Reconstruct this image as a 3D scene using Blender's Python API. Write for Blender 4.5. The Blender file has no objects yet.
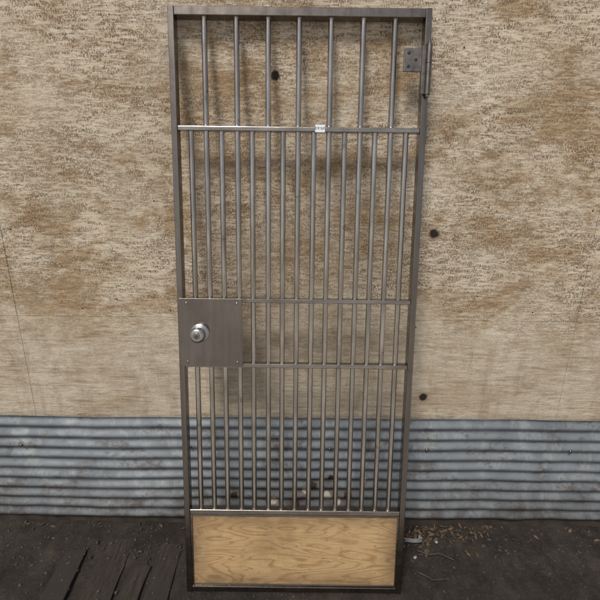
import bpy, bmesh, math, random
from mathutils import Matrix, Vector, noise
random.seed(7)
S=bpy.context.scene
C=bpy.context.collection
S.view_settings.view_transform='Standard'; S.view_settings.look='None'; S.view_settings.exposure=0

# ------------------------------------------------------------ node helpers
def mat(name):
    m=bpy.data.materials.new(name); m.use_nodes=True
    nt=m.node_tree; b=nt.nodes['Principled BSDF']
    return m,nt,b
def N(nt,t,**k):
    n=nt.nodes.new(t)
    for a,v in k.items(): setattr(n,a,v)
    return n
def L(nt,a,b): nt.links.new(a,b)
def coords(nt,scale=(1,1,1),loc=(0,0,0),rand=False):
    tc=N(nt,'ShaderNodeTexCoord'); mp=N(nt,'ShaderNodeMapping')
    mp.inputs['Scale'].default_value=scale; mp.inputs['Location'].default_value=loc
    if rand:
        oi=N(nt,'ShaderNodeObjectInfo'); mu=N(nt,'ShaderNodeMath',operation='MULTIPLY'); mu.inputs[1].default_value=37.0
        ad=N(nt,'ShaderNodeVectorMath',operation='ADD')
        L(nt,oi.outputs['Random'],mu.inputs[0]); L(nt,tc.outputs['Object'],ad.inputs[0]); L(nt,mu.outputs[0],ad.inputs[1])
        L(nt,ad.outputs[0],mp.inputs['Vector'])
    else: L(nt,tc.outputs['Object'],mp.inputs['Vector'])
    return mp.outputs['Vector']
def noisetex(nt,vec,scale,detail=4,rough=.5,dist=0.):
    n=N(nt,'ShaderNodeTexNoise'); n.inputs['Scale'].default_value=scale; n.inputs['Detail'].default_value=detail
    n.inputs['Roughness'].default_value=rough; n.inputs['Distortion'].default_value=dist
    L(nt,vec,n.inputs['Vector']); return n.outputs['Fac']
def ramp(nt,fac,stops):
    r=N(nt,'ShaderNodeValToRGB'); e=r.color_ramp.elements
    while len(e)<len(stops): e.new(.5)
    for i,(p,c) in enumerate(stops):
        e[i].position=p
        if not isinstance(c,(tuple,list)): c=(c,c,c)
        e[i].color=(*c[:3],1)
    L(nt,fac,r.inputs['Fac']); return r.outputs['Color']
def mix(nt,fac,a,b,mode='MIX'):
    m=N(nt,'ShaderNodeMix',data_type='RGBA',blend_type=mode)
    for s,v in ((m.inputs[0],fac),(m.inputs[6],a),(m.inputs[7],b)):
        if isinstance(v,(float,int)): s.default_value=v
        elif isinstance(v,tuple): s.default_value=(*v[:3],1)
        else: L(nt,v,s)
    return m.outputs[2]
def bump(nt,b,h,strength,dist):
    n=N(nt,'ShaderNodeBump'); n.inputs['Strength'].default_value=strength; n.inputs['Distance'].default_value=dist
    L(nt,h,n.inputs['Height']); L(nt,n.outputs[0],b.inputs['Normal'])
def mop(nt,op,a,b,c=None):
    m=N(nt,'ShaderNodeMath',operation=op)
    for s,v in zip(m.inputs,(a,b,c)):
        if v is None: continue
        if isinstance(v,(float,int)): s.default_value=v
        else: L(nt,v,s)
    return m.outputs[0]
def mul(nt,a,b): return mop(nt,'MULTIPLY',a,b)
def sepobj(nt):
    tc=N(nt,'ShaderNodeTexCoord'); sp=N(nt,'ShaderNodeSeparateXYZ'); L(nt,tc.outputs['Object'],sp.inputs[0]); return sp
def maprange(nt,v,a,b,c,d):
    z=N(nt,'ShaderNodeMapRange')
    for i,x in zip((1,2,3,4),(a,b,c,d)): z.inputs[i].default_value=x
    L(nt,v,z.inputs[0]); return z.outputs[0]
def spots(nt,col,sp,lst,core,halo,wob=.02,hf=.5,hr=2.6,cf=1.):
    cv=N(nt,'ShaderNodeCombineXYZ'); L(nt,sp.outputs['X'],cv.inputs[0]); L(nt,sp.outputs['Z'],cv.inputs[2])
    nn=noisetex(nt,coords(nt),40,4,.65)
    for (kx,kz,r) in lst:
        d=N(nt,'ShaderNodeVectorMath',operation='DISTANCE'); d.inputs[1].default_value=(kx,0,kz); L(nt,cv.outputs[0],d.inputs[0])
        a=mop(nt,'MULTIPLY_ADD',nn,-wob,d.outputs['Value'])
        col=mix(nt,mul(nt,ramp(nt,a,[(0,1.),(r*hr,0.)]),hf),col,halo); col=mix(nt,mul(nt,ramp(nt,a,[(0,1.),(r*.4,1.),(r,0.)]),cf),col,core)
    return col

# ------------------------------------------------------------ materials
def steel(name,dark,light,rust,rustamt=.62,r0=.22,r1=.4,stretch=(1,1,.12),rmix=.7,met=1.,bs=.1,bigf=.35):
    m,nt,b=mat(name)
    v=coords(nt,stretch,rand=True); v2=coords(nt,(1,1,1),rand=True)
    a=noisetex(nt,v,60,5,.6); c=ramp(nt,a,[(.3,dark),(.7,light)])
    big=noisetex(nt,v2,5,4,.6); c=mix(nt,ramp(nt,big,[(.35,bigf),(.65,0.)]),c,tuple(x*.55 for x in dark))
    p=noisetex(nt,v2,16,6,.68,.5); pm=ramp(nt,p,[(rustamt,0.),(rustamt+.1,1.)])
    c=mix(nt,mul(nt,pm,rmix),c,rust)
    L(nt,c,b.inputs['Base Color']); b.inputs['Metallic'].default_value=met
    L(nt,ramp(nt,noisetex(nt,v2,35,4,.6),[(.3,r0),(.7,r1)]),b.inputs['Roughness'])
    bump(nt,b,noisetex(nt,v,400,3,.6),bs,.001)
    return m
M_bar=steel('bar_steel',(.36,.32,.285),(.64,.59,.54),(.12,.088,.066),.62,.11,.23)
M_frame=steel('frame_steel',(.19,.165,.145),(.26,.23,.205),(.10,.078,.062),.63,.22,.32,(1,1,.06),.6,1.,.06,.25)
M_rail=steel('crossbar_steel',(.27,.24,.212),(.48,.435,.39),(.10,.075,.058),.60,.18,.32,(.12,1,1))
M_plate=steel('plate_steel',(.24,.208,.188),(.31,.272,.248),(.17,.14,.12),.62,.15,.24,(1,1,.08),.5,1.,.05)
M_chrome=steel('satin_chrome',(.38,.37,.36),(.52,.51,.495),(.24,.21,.19),.64,.26,.36,(1,1,1))
M_hinge=steel('hinge_steel',(.16,.142,.125),(.28,.25,.225),(.09,.065,.05),.58,.28,.45,(1,1,1))
M_tab=steel('galvanised_tab',(.32,.325,.33),(.50,.51,.51),(.2,.16,.13),.58,.4,.55,(1,1,1),.6,.7)
M_black,nt,b=mat('dark_hole')
L(nt,ramp(nt,noisetex(nt,coords(nt),50),[(.3,.004),(.7,.02)]),b.inputs['Base Color'])

def wall_mat():
    m,nt,b=mat('weathered_whitewashed_plywood')
    u=coords(nt); sp=sepobj(nt)
    grain=noisetex(nt,coords(nt,(1,1,7)),6,10,.68,.5)
    wood=ramp(nt,grain,[(.32,(.165,.10,.052)),(.48,(.40,.27,.148)),(.66,(.61,.465,.295))])
    fine=noisetex(nt,coords(nt,(1,1,20)),27,6,.7,.3)
    wood=mix(nt,.5,wood,ramp(nt,fine,[(.38,(.155,.09,.045)),(.6,(.65,.51,.34))]))
    paint=ramp(nt,noisetex(nt,u,4,8,.7),[(.3,(.62,.53,.40)),(.7,(.85,.775,.645))])
    paint=mix(nt,.35,paint,ramp(nt,fine,[(.38,(.45,.35,.235)),(.55,(.86,.78,.65))]))
    k=noisetex(nt,coords(nt,(1.,1,1.7)),3.6,14,.80,.2)
    km=ramp(nt,k,[(.41,.0),(.52,1.)])
    col=mix(nt,mul(nt,km,.80),wood,paint)
    # dense fine checks: upright ticks in level rows crossed by thin dashes
    tick=noisetex(nt,coords(nt,(2.4,1,1.0)),105,3,.62,.2)
    row=noisetex(nt,coords(nt,(.45,1,2.4)),44,4,.64,.2)
    ticks=mul(nt,ramp(nt,tick,[(.45,0.),(.55,1.)]),ramp(nt,row,[(.43,0.),(.53,1.)]))
    dash=noisetex(nt,coords(nt,(1.0,1,4.6)),50,5,.7,.2)
    dashes=ramp(nt,dash,[(.50,0.),(.59,1.)])
    reg=ramp(nt,noisetex(nt,coords(nt,(1,1,1.2),(4,0,2)),2.6,11,.74),[(.36,.28),(.56,1.)])
    reg2=ramp(nt,noisetex(nt,coords(nt,(1,1,1.2),(9,0,5)),3.0,11,.74),[(.40,.22),(.58,1.)])
    zn=mop(nt,'MULTIPLY_ADD',noisetex(nt,coords(nt,(1,1,.6),(2,0,7)),4,8,.72),.5,sp.outputs['Z'])
    low=maprange(nt,zn,1.52,1.22,1.,.50)
    col=mix(nt,mul(nt,mul(nt,mul(nt,ticks,reg),low),.92),col,(.135,.078,.038))
    col=mix(nt,mul(nt,mul(nt,mul(nt,dashes,reg2),low),.72),col,(.20,.122,.062))
    # warm blotches and dull stains
    blot=ramp(nt,noisetex(nt,coords(nt,(1,1,1.3),(6,0,1)),2.2,9,.72),[(.48,0.),(.66,1.)])
    col=mix(nt,mul(nt,blot,.32),col,(.36,.23,.115))
    gz=ramp(nt,noisetex(nt,coords(nt,(1.5,1,.8),(1,0,3)),2.6,9,.72),[(.48,0.),(.68,1.)])
    col=mix(nt,mul(nt,gz,.30),col,(.27,.215,.155))
    lmask=maprange(nt,zn,1.45,1.20,0.,1.)
    ls=noisetex(nt,coords(nt,(.8,1,10),(5,0,5)),9,10,.74,.25)
    lc=ramp(nt,ls,[(.36,(.24,.175,.11)),(.47,(.50,.425,.32)),(.62,(.66,.595,.49))])
    col=mix(nt,mul(nt,lmask,.50),col,lc)
    run=noisetex(nt,coords(nt,(4,1,1.1),(2,0,1)),3.0,9,.72,.3)
    col=mix(nt,mul(nt,mul(nt,ramp(nt,run,[(.50,0.),(.66,1.)]),lmask),.50),col,(.27,.195,.125))
    cr=noisetex(nt,coords(nt,(.25,1,9),(2,0,2)),9,4,.55,.1)
    col=mix(nt,mul(nt,ramp(nt,mop(nt,'ABSOLUTE',mop(nt,'SUBTRACT',cr,.5),0.),[(0,1.),(.006,0.)]),.6),col,(.09,.055,.03))
    col=spots(nt,col,sp,((.56,1.5,.014),(.585,.747,.012),(-.09,2.08,.009),(1.3,1.9,.014)),(.02,.013,.01),(.22,.12,.06),.02,.5,2.4)
    L(nt,col,b.inputs['Base Color']); b.inputs['Roughness'].default_value=.85
    bump(nt,b,mix(nt,.5,fine,mix(nt,.5,ticks,k)),.7,.004)
    return m
M_wall=wall_mat()

def galv():
    m,nt,b=mat('galvanised_sheet')
    v=coords(nt); sp=sepobj(nt); a=noisetex(nt,v,4,6,.6)
    c=ramp(nt,a,[(.3,(.14,.155,.172)),(.7,(.26,.285,.308))])
    s=noisetex(nt,coords(nt,(1.5,1,.8)),6,10,.76); c=mix(nt,mul(nt,ramp(nt,s,[(.51,0.),(.60,1.)]),.4),c,(.38,.395,.40))
    d=noisetex(nt,coords(nt,(1,1,1.6),(3,1,7)),6,10,.78); c=mix(nt,mul(nt,ramp(nt,d,[(.52,0.),(.61,1.)]),.7),c,(.09,.07,.055))
    dn=ramp(nt,noisetex(nt,v,9,9,.76),[(.40,.25),(.60,1.)])
    c=mix(nt,mul(nt,maprange(nt,sp.outputs['Z'],.36,.05,0.,.9),dn),c,(.065,.053,.042))
    c=spots(nt,c,sp,((.052,.235,.011),(.155,.20,.013),(.205,.165,.008),(-.11,.175,.012),(.33,.30,.008)),(.66,.62,.54),(.20,.10,.05),.028,.7,2.6,.9)
    c=spots(nt,c,sp,((.085,.262,.006),(.0,.155,.007),(.175,.31,.004),(-.3,.2,.004),(.26,.21,.005)),(.012,.010,.009),(.22,.10,.05),.03,.7,3.,.9)
    L(nt,c,b.inputs['Base Color']); b.inputs['Metallic'].default_value=.25
    L(nt,ramp(nt,noisetex(nt,v,20,4),[(.3,.52),(.7,.75)]),b.inputs['Roughness'])
    bump(nt,b,mix(nt,.5,s,d),.3,.003)
    return m
M_galv=galv()

def kick():
    m,nt,b=mat('golden_plywood')
    sp=sepobj(nt)
    v=coords(nt,(1,1,4.4),(2.3,0,.4))
    d=noisetex(nt,v,1.8,2,.42,.3)
    d2=noisetex(nt,coords(nt,(1,1,4)),20,4,.55)
    w=mop(nt,'SINE',mop(nt,'MULTIPLY_ADD',d2,1.5,mul(nt,d,125.)),0.)
    c=ramp(nt,w,[(.0,(.55,.365,.175)),(.55,(.48,.295,.13)),(1.,(.31,.165,.065))])
    c=mix(nt,ramp(nt,noisetex(nt,coords(nt,(1,1,2.5)),4.0,5,.65),[(.42,0.),(.68,.7)]),c,(.52,.35,.175))
    f=noisetex(nt,coords(nt,(1,1,34)),10,6,.68); c=mix(nt,.36,c,ramp(nt,f,[(.34,(.25,.135,.055)),(.60,(.62,.435,.235))]))
    st=noisetex(nt,coords(nt,(1,1,1),(1,0,8)),5,9,.74); c=mix(nt,mul(nt,ramp(nt,st,[(.48,0.),(.64,1.)]),.45),c,(.21,.13,.065))
    sm=noisetex(nt,coords(nt,(1,1,2.6),(5,2,1)),38,4,.6); c=mix(nt,mul(nt,ramp(nt,sm,[(.63,0.),(.70,1.)]),.65),c,(.12,.065,.035))
    sc=noisetex(nt,coords(nt,(1,1,2.5),(7,2,1)),16,6,.75); c=mix(nt,mul(nt,ramp(nt,sc,[(.60,0.),(.68,1.)]),.5),c,(.66,.51,.34))
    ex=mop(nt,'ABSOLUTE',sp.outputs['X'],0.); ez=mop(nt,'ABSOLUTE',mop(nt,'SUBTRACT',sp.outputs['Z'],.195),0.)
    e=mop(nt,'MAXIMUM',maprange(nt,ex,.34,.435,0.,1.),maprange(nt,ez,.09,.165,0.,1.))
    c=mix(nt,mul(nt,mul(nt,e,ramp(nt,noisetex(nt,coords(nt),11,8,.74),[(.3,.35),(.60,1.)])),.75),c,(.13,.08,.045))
    L(nt,c,b.inputs['Base Color']); b.inputs['Roughness'].default_value=.55
    bump(nt,b,f,.25,.001)
    return m
M_kick=kick()

def dirt():
    m,nt,b=mat('dusty_dirt')
    v=coords(nt); sp=sepobj(nt); a=noisetex(nt,v,9,10,.74)
    c=ramp(nt,a,[(.3,(.007,.0055,.0045)),(.52,(.023,.018,.014)),(.72,(.060,.048,.037))])
    dust=ramp(nt,noisetex(nt,coords(nt,(1,.5,1)),4,9,.74),[(.46,0.),(.62,1.)]); c=mix(nt,mul(nt,dust,.45),c,(.065,.052,.040))
    g=noisetex(nt,v,90,4,.7); c=mix(nt,mul(nt,ramp(nt,g,[(.56,0.),(.66,1.)]),.4),c,(.095,.08,.065))
    pale_bounce=ramp(nt,noisetex(nt,v,3,8,.7),[(.3,(.42,.40,.37)),(.7,(.60,.575,.54))])
    c=mix(nt,maprange(nt,sp.outputs['Y'],-.45,-.75,0.,1.),c,pale_bounce)  # unseen pale ground toward the camera, added to brighten reflections in the bars
    L(nt,c,b.inputs['Base Color']); b.inputs['Roughness'].default_value=.95
    bump(nt,b,mix(nt,.5,a,g),.8,.012)
    return m
M_dirt=dirt()
def simple(name,c0,c1,scale=20,rough=.8,rand=True,st=(1,1,1)):
    m,nt,b=mat(name); n=noisetex(nt,coords(nt,st,rand=rand),scale,6,.65); L(nt,ramp(nt,n,[(.3,c0),(.7,c1)]),b.inputs['Base Color']); b.inputs['Roughness'].default_value=rough
    bump(nt,b,n,.4,.003); return m
M_dark=simple('dark_old_timber',(.02,.016,.012),(.07,.052,.04),12)
M_plank,nt,b=mat('old_plank_timber')
n1=noisetex(nt,coords(nt,(6,.7,1),rand=True),16,6,.65); c=ramp(nt,n1,[(.3,(.012,.009,.007)),(.7,(.062,.048,.037))])
dm=ramp(nt,noisetex(nt,coords(nt,(1,1,1),rand=True),7,9,.76),[(.44,0.),(.54,1.)]); c=mix(nt,mul(nt,dm,.8),c,(.032,.026,.020))
L(nt,c,b.inputs['Base Color']); b.inputs['Roughness'].default_value=.9; bump(nt,b,n1,.5,.004)
M_twig=simple('dry_twig',(.05,.038,.03),(.12,.09,.07),25)
M_leaf=simple('dry_leaf',(.05,.03,.016),(.18,.12,.07),25)
M_stone=simple('grit',(.025,.022,.018),(.11,.095,.08),6)
M_pale=simple('pale_chip',(.22,.21,.19),(.45,.43,.40),40)
M_st,nt,b=mat('sticker_paper')
tc=N(nt,'ShaderNodeTexCoord'); sp=N(nt,'ShaderNodeSeparateXYZ'); L(nt,tc.outputs['Generated'],sp.inputs[0])
q=noisetex(nt,coords(nt,(1,1,.15)),420,2); band=ramp(nt,sp.outputs['Z'],[(.30,0.),(.36,1.)]); band2=ramp(nt,sp.outputs['Z'],[(.66,1.),(.72,0.)])
L(nt,mix(nt,mul(nt,mul(nt,band,band2),ramp(nt,q,[(.45,0.),(.5,1.)])),(.78,.79,.82),(.10,.13,.30)),b.inputs['Base Color'])

# ------------------------------------------------------------ mesh helpers
def newobj(name,bm,material,parent=None,smooth=False,bevel=0,segs=2):
    me=bpy.data.meshes.new(name); bm.normal_update(); bm.to_mesh(me); bm.free()
    if smooth:
        for p in me.polygons: p.use_smooth=True
    me.materials.append(material)
    o=bpy.data.objects.new(name,me); C.objects.link(o)
    if parent: o.parent=parent
    if bevel:
        bv=o.modifiers.new('b','BEVEL'); bv.width=bevel; bv.segments=segs; bv.limit_method='ANGLE'; bv.angle_limit=math.radians(40)
    return o
def box(bm,x0,x1,y0,y1,z0,z1):
    m=Matrix.Translation(((x0+x1)/2,(y0+y1)/2,(z0+z1)/2))@Matrix.Diagonal((x1-x0,y1-y0,z1-z0,1))
    bmesh.ops.create_cube(bm,size=1,matrix=m)
def cyl(bm,p0,p1,r,seg=24,r2=None):
    p0=Vector(p0);p1=Vector(p1);d=p1-p0
    q=d.to_track_quat('Z','Y').to_matrix().to_4x4()
    bmesh.ops.create_cone(bm,cap_ends=True,segments=seg,radius1=r,radius2=r if r2 is None else r2,depth=d.length,matrix=Matrix.Translation((p0+p1)/2)@q)
def lathe(bm,cx,cz,prof,seg=40):
    rings=[]
    for r,y in prof:
        if r<1e-6: rings.append([bm.verts.new((cx,y,cz))]); continue
        rings.append([bm.verts.new((cx+r*math.cos(2*math.pi*i/seg),y,cz+r*math.sin(2*math.pi*i/seg))) for i in range(seg)])
    for a,b_ in zip(rings,rings[1:]):
        for i in range(seg):
            j=(i+1)%seg
            if len(b_)==1: bm.faces.new((a[i],a[j],b_[0]))
            elif len(a)==1: bm.faces.new((a[0],b_[j],b_[i]))
            else: bm.faces.new((a[i],a[j],b_[j],b_[i]))
    bmesh.ops.recalc_face_normals(bm,faces=bm.faces[:])
def autosmooth(o,ang=35):
    for p in o.data.polygons: p.use_smooth=True
    bm=bmesh.new(); bm.from_mesh(o.data)
    for e in bm.edges:
        if len(e.link_faces)==2 and e.calc_face_angle(0)>math.radians(ang): e.smooth=False
    bm.to_mesh(o.data); bm.free()

# ------------------------------------------------------------ the gate
LEAN=math.radians(8)
W=.92; H=2.307; FT=.022; D=.045; BR=.0102
gate=bpy.data.objects.new('jail_gate',None); C.objects.link(gate)
gate.location=(0,0,.004); gate.rotation_euler=(-LEAN,0,0)
gate['label']='brown steel barred jail gate leaning against a weathered plywood wall'; gate['category']='gate'
hw=W/2
bm=bmesh.new()
box(bm,-hw,-hw+FT,0,D,0,H); box(bm,hw-FT,hw,0,D,0,H)
box(bm,-hw+FT,hw-FT,.001,D-.001,H-.03,H-.001)
box(bm,-hw+FT,hw-FT,.001,D-.001,.002,.026)
newobj('frame',bm,M_frame,gate,bevel=.0022)
rails=[1.903,1.272,1.012,.375]
for i,v in enumerate(rails):
    bm=bmesh.new(); h=.017 if i<3 else .022
    box(bm,-hw+FT-.001,hw-FT+.001,.004,.036,v-h/2,v+h/2)
    newobj('crossbar',bm,M_rail,gate,bevel=.003,segs=3)
def welds(bm,zs,r=BR):
    for z in zs:
        n=20; rad=.0026; rings=[]
        for i in range(n):
            a=2*math.pi*i/n; rr=rad*random.uniform(.75,1.2); ring=[]
            for k in range(6):
                t=2*math.pi*k/6; R=r+rr*.5*math.cos(t)+.0004
                ring.append(bm.verts.new((R*math.cos(a),.0205+R*math.sin(a),z+rr*math.sin(t))))
            rings.append(ring)
        for i in range(n):
            A=rings[i];B=rings[(i+1)%n]
            for k in range(6): bm.faces.new((A[k],B[k],B[(k+1)%6],A[(k+1)%6]))
inner=hw-FT/2
for i in range(1,16):
    x=-inner+2*inner*i/16
    long=(i%2==0)
    top=H-.03+.004 if long else rails[0]-.004
    bm=bmesh.new(); cyl(bm,(0,.0205,rails[3]+.004),(0,.0205,top),BR,28)
    zs=[rails[0]-.0095,rails[3]+.012]
    if long: zs+= [H-.031,rails[0]+.0095]
    if x>-.2: zs+=[rails[1]+.0095,rails[1]-.0095,rails[2]+.0095,rails[2]-.0095]
    welds(bm,zs)
    o=newobj('bar',bm,M_bar,gate); o.location.x=x+random.uniform(-.0015,.0015); autosmooth(o,50)
bm=bmesh.new(); px0,px1,pz0,pz1=-.452,-.210,1.010,1.280
box(bm,px0,px1,-.0035,-.0002,pz0,pz1)
plate=newobj('lock_plate',bm,M_plate,gate,bevel=.001)
bm=bmesh.new(); box(bm,-.4375,px1-.03,.0312,.043,pz0+.03,pz1-.03)
newobj('lock_case',bm,M_plate,plate,bevel=.002)
for sx,sz in ((px0+.028,pz1-.018),(px1-.02,pz1-.018),(px0+.028,pz0+.018),(px1-.02,pz0+.018)):
    bm=bmesh.new(); lathe(bm,sx,sz,[(.0055,-.0034),(.0055,-.0045),(.004,-.0062),(0,-.0066)],20)
    newobj('screw',bm,M_rail,plate,smooth=True)
kx,kz=-.375,1.145
bm=bmesh.new()
lathe(bm,kx,kz,[(.036,-.0034),(.036,-.006),(.034,-.008),(.025,-.009),(.020,-.012),(.018,-.020),(.021,-.025),(.026,-.029),(.0295,-.035),(.0305,-.041),(.0295,-.047),(.0265,-.0525),(.022,-.056),(.017,-.0575),(.0135,-.0578),(.0132,-.0570),(0,-.0570)],64)
knob=newobj('knob',bm,M_chrome,plate); autosmooth(knob,40)
bm=bmesh.new(); lathe(bm,kx,kz,[(.012,-.0568),(.012,-.0590),(.011,-.0596),(0,-.0596)],32)
kc=newobj('keyway_plug',bm,M_rail,knob); autosmooth(kc,40)
bm=bmesh.new(); box(bm,kx-.0018,kx+.0018,-.0602,-.0594,kz-.008,kz+.007); newobj('keyhole',bm,M_black,knob)
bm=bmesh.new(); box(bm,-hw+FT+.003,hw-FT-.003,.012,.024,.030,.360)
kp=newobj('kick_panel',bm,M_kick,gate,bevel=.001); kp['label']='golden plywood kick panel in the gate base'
bm=bmesh.new()
a,bq=-hw+FT+.0005,hw-FT-.0005
box(bm,a,a+.007,.006,.0115,.027,.362); box(bm,bq-.007,bq,.006,.0115,.027,.362)
box(bm,a+.007,bq-.007,.0065,.0112,.0275,.034); box(bm,a+.007,bq-.007,.0065,.0112,.356,.3625)
newobj('panel_trim',bm,M_rail,gate,bevel=.0008)
def hinge(zc):
    bm=bmesh.new(); box(bm,.366,.430,-.0090,-.0008,zc-.039,zc+.039)
    h=newobj('hinge',bm,M_hinge,gate,bevel=.002)
    bm=bmesh.new(); cyl(bm,(.4525,-.012,zc+.050),(.4525,-.012,zc-.012),.0105,28); cyl(bm,(.4525,-.012,zc-.0135),(.4525,-.012,zc-.115),.0105,28)
    cyl(bm,(.4525,-.012,zc+.058),(.4525,-.012,zc-.123),.006,16)
    k=newobj('knuckle',bm,M_hinge,h); autosmooth(k,50)
    bm=bmesh.new(); box(bm,.4305,.4490,-.0080,-.0013,zc-.112,zc+.046); newobj('hinge_leaf',bm,M_hinge,h,bevel=.0015)
    for dx,dz in ((.383,.022),(.383,-.022),(.408,.0)):
        bm=bmesh.new(); lathe(bm,dx,zc+dz,[(.0058,-.0089),(.0058,-.0094),(.0045,-.0098),(0,-.0095)],20); newobj('bolt_hole',bm,M_black,h,smooth=True)  # bolt holes as raised dark discs, their shade put into the colour
hinge(2.136)
bm=bmesh.new(); box(bm,.060,.095,.0026,.0032,1.893,1.919)
newobj('sticker',bm,M_st,gate)['label']='small white paper price sticker'
# ------------------------------------------------------------ wall
WY=.372
wall=bpy.data.objects.new('plywood_wall',None); C.objects.link(wall)
wall['label']='weathered whitewashed plywood wall behind the gate'; wall['category']='wall'
def sheet(x0,x1,z0,z1,dy=0):
    bm=bmesh.new(); box(bm,x0,x1,WY+dy,WY+dy+.012,z0,z1); return newobj('plywood_sheet',bm,M_wall,wall,bevel=.0008)
zj=1.123
for x0,x1 in ((-3.7,-1.2215),(-1.22,1.2185),(1.22,3.70)): sheet(x0,x1,zj+.0006,2.344,random.uniform(0,.001))
for x0,x1 in ((-3.7,-1.2215),(-1.22,1.2185),(1.22,3.70)): sheet(x0,x1,.10,zj-.0006,random.uniform(.0005,.001))
for x0,x1 in ((-3.7,-.514),(-.51,1.926),(1.93,3.70)): sheet(x0,x1,2.347,2.9,.001)
bm=bmesh.new(); box(bm,-3.7,3.70,WY+.0165,WY+.10,.0,2.9); newobj('wall_backing',bm,M_dark,wall)
bm=bmesh.new(); box(bm,-3.7,3.70,WY-.004,WY+.0155,-.02,.095); newobj('sill_board',bm,M_dark,wall,bevel=.003)
bm=bmesh.new()
for x,z in ((-.93,1.16),(-.55,1.155),(.52,1.09),(1.02,1.165),(.60,2.18),(-.58,1.62),(-1.18,1.5),(1.19,1.6)):
    cyl(bm,(x,WY+.003,z),(x,WY-.0010,z),.003,10)
newobj('nail_head',bm,M_dark,wall)
# ------------------------------------------------------------ corrugated sheet, ridges run along the wall
PITCH=.057
def corr(name,x0,x1,z0,z1,y,tilt,seed):
    bm=bmesh.new(); nx=130; nz=176; amp=.0075
    rows=[]
    for j in range(nz+1):
        z=z0+(z1-z0)*j/nz; row=[]
        for i in range(nx+1):
            x=x0+(x1-x0)*i/nx
            dn=noise.noise(Vector((x*3,z*3,seed)))*.007+noise.noise(Vector((x*9,z*9,seed+4)))*.0028
            edge=noise.noise(Vector((x*6,0,seed)))*.014+noise.noise(Vector((x*25,0,seed)))*.006 if j==0 else 0
            am=amp*(1+.35*noise.noise(Vector((x*4,z*5,seed+9))))
            yy=y-am*math.sin(2*math.pi*(z-z0)/PITCH)-dn
            row.append(bm.verts.new((x,yy,z+edge+tilt*x+noise.noise(Vector((x*2.,seed,z)))*.005)))
        rows.append(row)
    for j in range(nz):
        for i in range(nx): bm.faces.new((rows[j][i],rows[j][i+1],rows[j+1][i+1],rows[j+1][i]))
    o=newobj(name,bm,M_galv,None,smooth=True)
    s=o.modifiers.new('s','SOLIDIFY'); s.thickness=.0009
    o['label']='grey galvanised corrugated sheet nailed along the wall base'; o['category']='corrugated sheet'; o['group']='corrugated sheets along the wall base'
    return o
def nails(par,xs,zs,y):
    for z in zs:
        for x in xs:
            bm=bmesh.new(); lathe(bm,x,z,[(.008,y),(.008,y-.002),(.005,y-.004),(.0035,y-.006),(0,y-.0065)],16)
            newobj('nail',bm,M_hinge,par,smooth=True)
s1=corr('corrugated_sheet',-1.62,1.60,.070,.640,WY-.019,.003,1.0)
nails(s1,(-1.3,-.5,.16,.62,1.3),(.084+PITCH*7,),WY-.029)
s2=corr('corrugated_sheet',-3.6,-1.56,.070,.640,WY-.0235,.003,3.0)
s3=corr('corrugated_sheet',1.54,3.6,.070,.640,WY-.0235,.003,8.0)
# ------------------------------------------------------------ ground
bm=bmesh.new()
def gh(x,y):
    h=noise.noise(Vector((x*2.5,y*2.5,0)))*.012+noise.noise(Vector((x*11,y*11,3)))*.006+noise.noise(Vector((x*30,y*30,6)))*.003
    k=max(0,min(1,(y-.12)/.25)); h+=k*.022*(1+noise.noise(Vector((x*4,2,9))))
    return h-.004
xs=[-200,-60,-20,-8,-4]+[-2.5+5*i/220 for i in range(221)]+[4,8,20,60,200]
ys=[-200,-60,-20,-8,-4,-2]+[-1.2+1.7*i/90 for i in range(91)]+[1.5,5,20,200]
rows=[[bm.verts.new((x,y,gh(x,y) if (abs(x)<2.6 and -1.3<y<.55) else -.004)) for x in xs] for y in ys]
for j in range(len(ys)-1):
    for i in range(len(xs)-1): bm.faces.new((rows[j][i],rows[j][i+1],rows[j+1][i+1],rows[j+1][i]))
g=newobj('ground',bm,M_dirt,None,smooth=True); g['kind']='structure'; g['label']='dark dusty packed dirt with grit and leaf litter'; g['category']='ground'
def plank(cx,wd,y0,y1,rot,seed,dz):
    bm=bmesh.new(); n=14
    top=[];bot=[]
    for i in range(n+1):
        t=i/n; y=y0+(y1-y0)*t; s=.006*noise.noise(Vector((y*9,seed,1))); s2=.006*noise.noise(Vector((y*9,seed,5)))
        e=(.012*noise.noise(Vector((seed*3,t,0))) if i in(0,n) else 0)
        top.append([bm.verts.new((-wd/2+s,y+e,.012)),bm.verts.new((-wd/6,y+e*2,.0135+s*.4)),bm.verts.new((wd/6,y-e,.0132+s2*.4)),bm.verts.new((wd/2+s2,y+e,.012))])
        bot.append([bm.verts.new((-wd/2+s,y+e,-.02)),bm.verts.new((wd/2+s2,y+e,-.02))])
    for i in range(n):
        for k in range(3): bm.faces.new((top[i][k],top[i][k+1],top[i+1][k+1],top[i+1][k]))
        bm.faces.new((bot[i][0],top[i][0],top[i+1][0],bot[i+1][0])); bm.faces.new((top[i][3],bot[i][1],bot[i+1][1],top[i+1][3]))
    for i in (0,n): bm.faces.new((bot[i][0],top[i][0],top[i][1],top[i][2],top[i][3],bot[i][1]))
    bmesh.ops.recalc_face_normals(bm,faces=bm.faces[:])
    o=newobj('old_plank',bm,M_plank,None,bevel=.002); o.location=(cx,0,dz); o.rotation_euler=(0,random.uniform(-.03,.03),rot)
    o['label']='dark dirty old board half sunk in the dirt'; o['category']='plank'; o['group']='old boards on the dirt beside the gate'
for cx,wd,y0,y1,r,dz in ((-.585,.10,-.45,.24,.03,-.001),(-.70,.09,-.40,.12,-.05,.001),(-.84,.13,-.45,.27,.02,-.003),(-1.02,.10,-.3,.20,.07,.0)):
    plank(cx,wd,y0,y1,r,cx*5,dz)
bm=bmesh.new()
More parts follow.
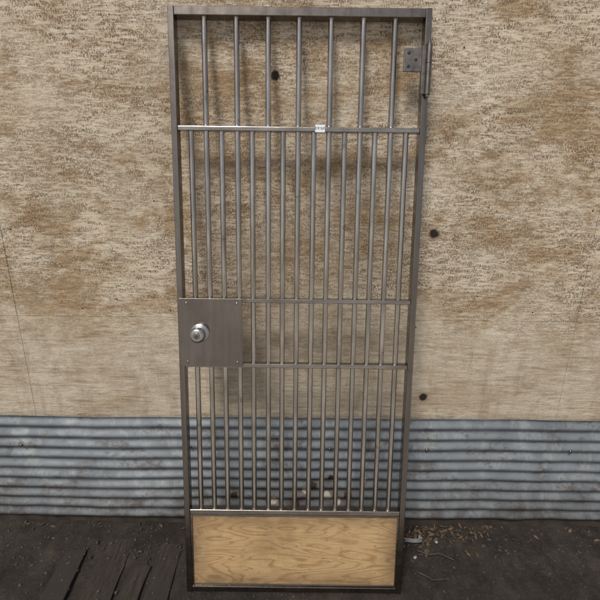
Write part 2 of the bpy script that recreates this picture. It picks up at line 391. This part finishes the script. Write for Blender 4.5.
for _ in range(2600):
    x=random.uniform(-2,2); y=random.uniform(-.5,.36) if random.random()<.6 else random.uniform(.12,.36)
    r=random.choice((.0012,.0018,.0025,.0035,.006))*random.uniform(.6,1.3)
    z0=max(.012,gh(x,y)) if -1.07<x<-.53 and y<.25 else gh(x,y)
    m=Matrix.Translation((x,y,z0+r*.2))@Matrix.Rotation(random.uniform(0,6),4,'Z')@Matrix.Diagonal((r*random.uniform(.8,1.8),r*random.uniform(.6,1.2),r*random.uniform(.4,.9),1))
    bmesh.ops.create_icosphere(bm,subdivisions=1,radius=1,matrix=m)
o=newobj('gravel',bm,M_stone); o['kind']='stuff'; o['label']='scattered grit and small stones on the dirt'; o['category']='gravel'
bm=bmesh.new()
for _ in range(330):
    x=random.gauss(.64,.16) if random.random()<.75 else random.uniform(-2,2)
    y=.35-abs(random.gauss(0,.06))
    s=random.uniform(.004,.016)
    M=Matrix.Translation((x,y,max(gh(x,y),.012 if -1.07<x<-.53 and y<.28 else -1)+.003+random.random()*.01))@Matrix.Rotation(random.uniform(0,6.28),4,'Z')@Matrix.Rotation(random.uniform(-.6,.6),4,'X')@Matrix.Rotation(random.uniform(-.5,.5),4,'Y')
    curl=random.uniform(.1,.5)*s; wq=random.uniform(.4,1.1); pts=[(-1,0),(-.5,.38*wq),(.2,.45*wq),(1,0),(.2,-.45*wq),(-.5,-.38*wq)]
    vs=[bm.verts.new(M@Vector((px*s,py*s,curl*(abs(py)*2)**2+curl*.4*px*px))) for px,py in pts]
    bm.faces.new((vs[0],vs[1],vs[2],vs[3])); bm.faces.new((vs[0],vs[3],vs[4],vs[5]))
o=newobj('leaf_litter',bm,M_leaf); o['kind']='stuff'; o['label']='dry brown leaf litter along the wall base'; o['category']='leaves'
def chip(x,y,s,lab):
    bm=bmesh.new(); bmesh.ops.create_icosphere(bm,subdivisions=2,radius=1)
    for v in bm.verts: v.co*=1+.35*noise.noise(v.co*1.7+Vector((x*9,y*9,0)))
    bmesh.ops.transform(bm,verts=bm.verts,matrix=Matrix.Diagonal((s*1.3,s*.8,s*.5,1)))
    o=newobj('stone',bm,M_pale,None); o.location=(x,y,gh(x,y)+s*.3); o.rotation_euler[2]=x*7
    o['label']=lab; o['category']='stone'; o['group']='pale stones on the dirt'
for x,y,s in ((.53,.285,.012),(.62,.295,.013),(.69,.27,.010),(.57,.19,.008)): chip(x,y,s,'small pale stone on dark dirt by the wall')
bm=bmesh.new(); prof=[(-.055,.004),(-.03,.002),(0,.003),(.022,.008),(.036,.014),(.044,.019)]
A=[];B=[]
for px,pz in prof: A.append(bm.verts.new((px,-.010,pz))); B.append(bm.verts.new((px,.010,pz)))
for i in range(len(prof)-1): bm.faces.new((A[i],A[i+1],B[i+1],B[i]))
tab=newobj('metal_strip',bm,M_tab,None,bevel=0); sm=tab.modifiers.new('s','SOLIDIFY'); sm.thickness=.0018
tab.location=(.575,.27,gh(.575,.27)+.012); tab.rotation_euler=(.25,-.05,-.2)
tab['label']='small bent galvanised metal strip lying in the leaf litter'; tab['category']='metal scrap'
def twig(pts,r):
    bm=bmesh.new()
    for i in range(len(pts)-1): cyl(bm,pts[i],pts[i+1],r*(1-.12*i),8,r*(1-.12*(i+1)))
    o=newobj('twig',bm,M_twig); o['label']='thin dry twig lying on the dirt'; o['category']='twig'; o['group']='twigs on the dirt'
twig([(.58,.20,.03),(.63,.18,.028),(.68,.185,.03),(.74,.16,.02)],.0025)
twig([(.56,.10,.012),(.62,.06,.014),(.69,.07,.012)],.002)

# ------------------------------------------------------------ light
Wd=bpy.data.worlds.new('World'); S.world=Wd; Wd.use_nodes=True; nt=Wd.node_tree
sky=N(nt,'ShaderNodeTexSky',sky_type='NISHITA'); sky.sun_disc=False
EL,AZ=math.radians(52),math.radians(204)
sky.sun_elevation=EL; sky.sun_rotation=AZ; sky.dust_density=2
hs=N(nt,'ShaderNodeHueSaturation'); hs.inputs['Saturation'].default_value=.40
L(nt,sky.outputs[0],hs.inputs['Color']); L(nt,hs.outputs[0],nt.nodes['Background'].inputs[0]); nt.nodes['Background'].inputs[1].default_value=.085
sl=bpy.data.lights.new('sun','SUN'); sl.energy=2.3; sl.angle=math.radians(14); sl.color=(1,.95,.87)
so=bpy.data.objects.new('sun',sl); C.objects.link(so)
d=Vector((math.sin(AZ)*math.cos(EL),math.cos(AZ)*math.cos(EL),math.sin(EL)))
so.rotation_euler=d.to_track_quat('Z','Y').to_euler()
# ------------------------------------------------------------ camera
cd=bpy.data.cameras.new('camera'); cd.sensor_fit='HORIZONTAL'; cd.angle=2*math.atan(300/436); cd.clip_end=1000; cd.clip_start=.05
co=bpy.data.objects.new('camera',cd); C.objects.link(co)
P=math.radians(17.2)
co.matrix_world=Matrix.Translation((.012,-1.42,1.764))@Matrix.Rotation(math.pi/2-P,4,'X')@Matrix.Rotation(math.radians(.65),4,'Z')
S.camera=co
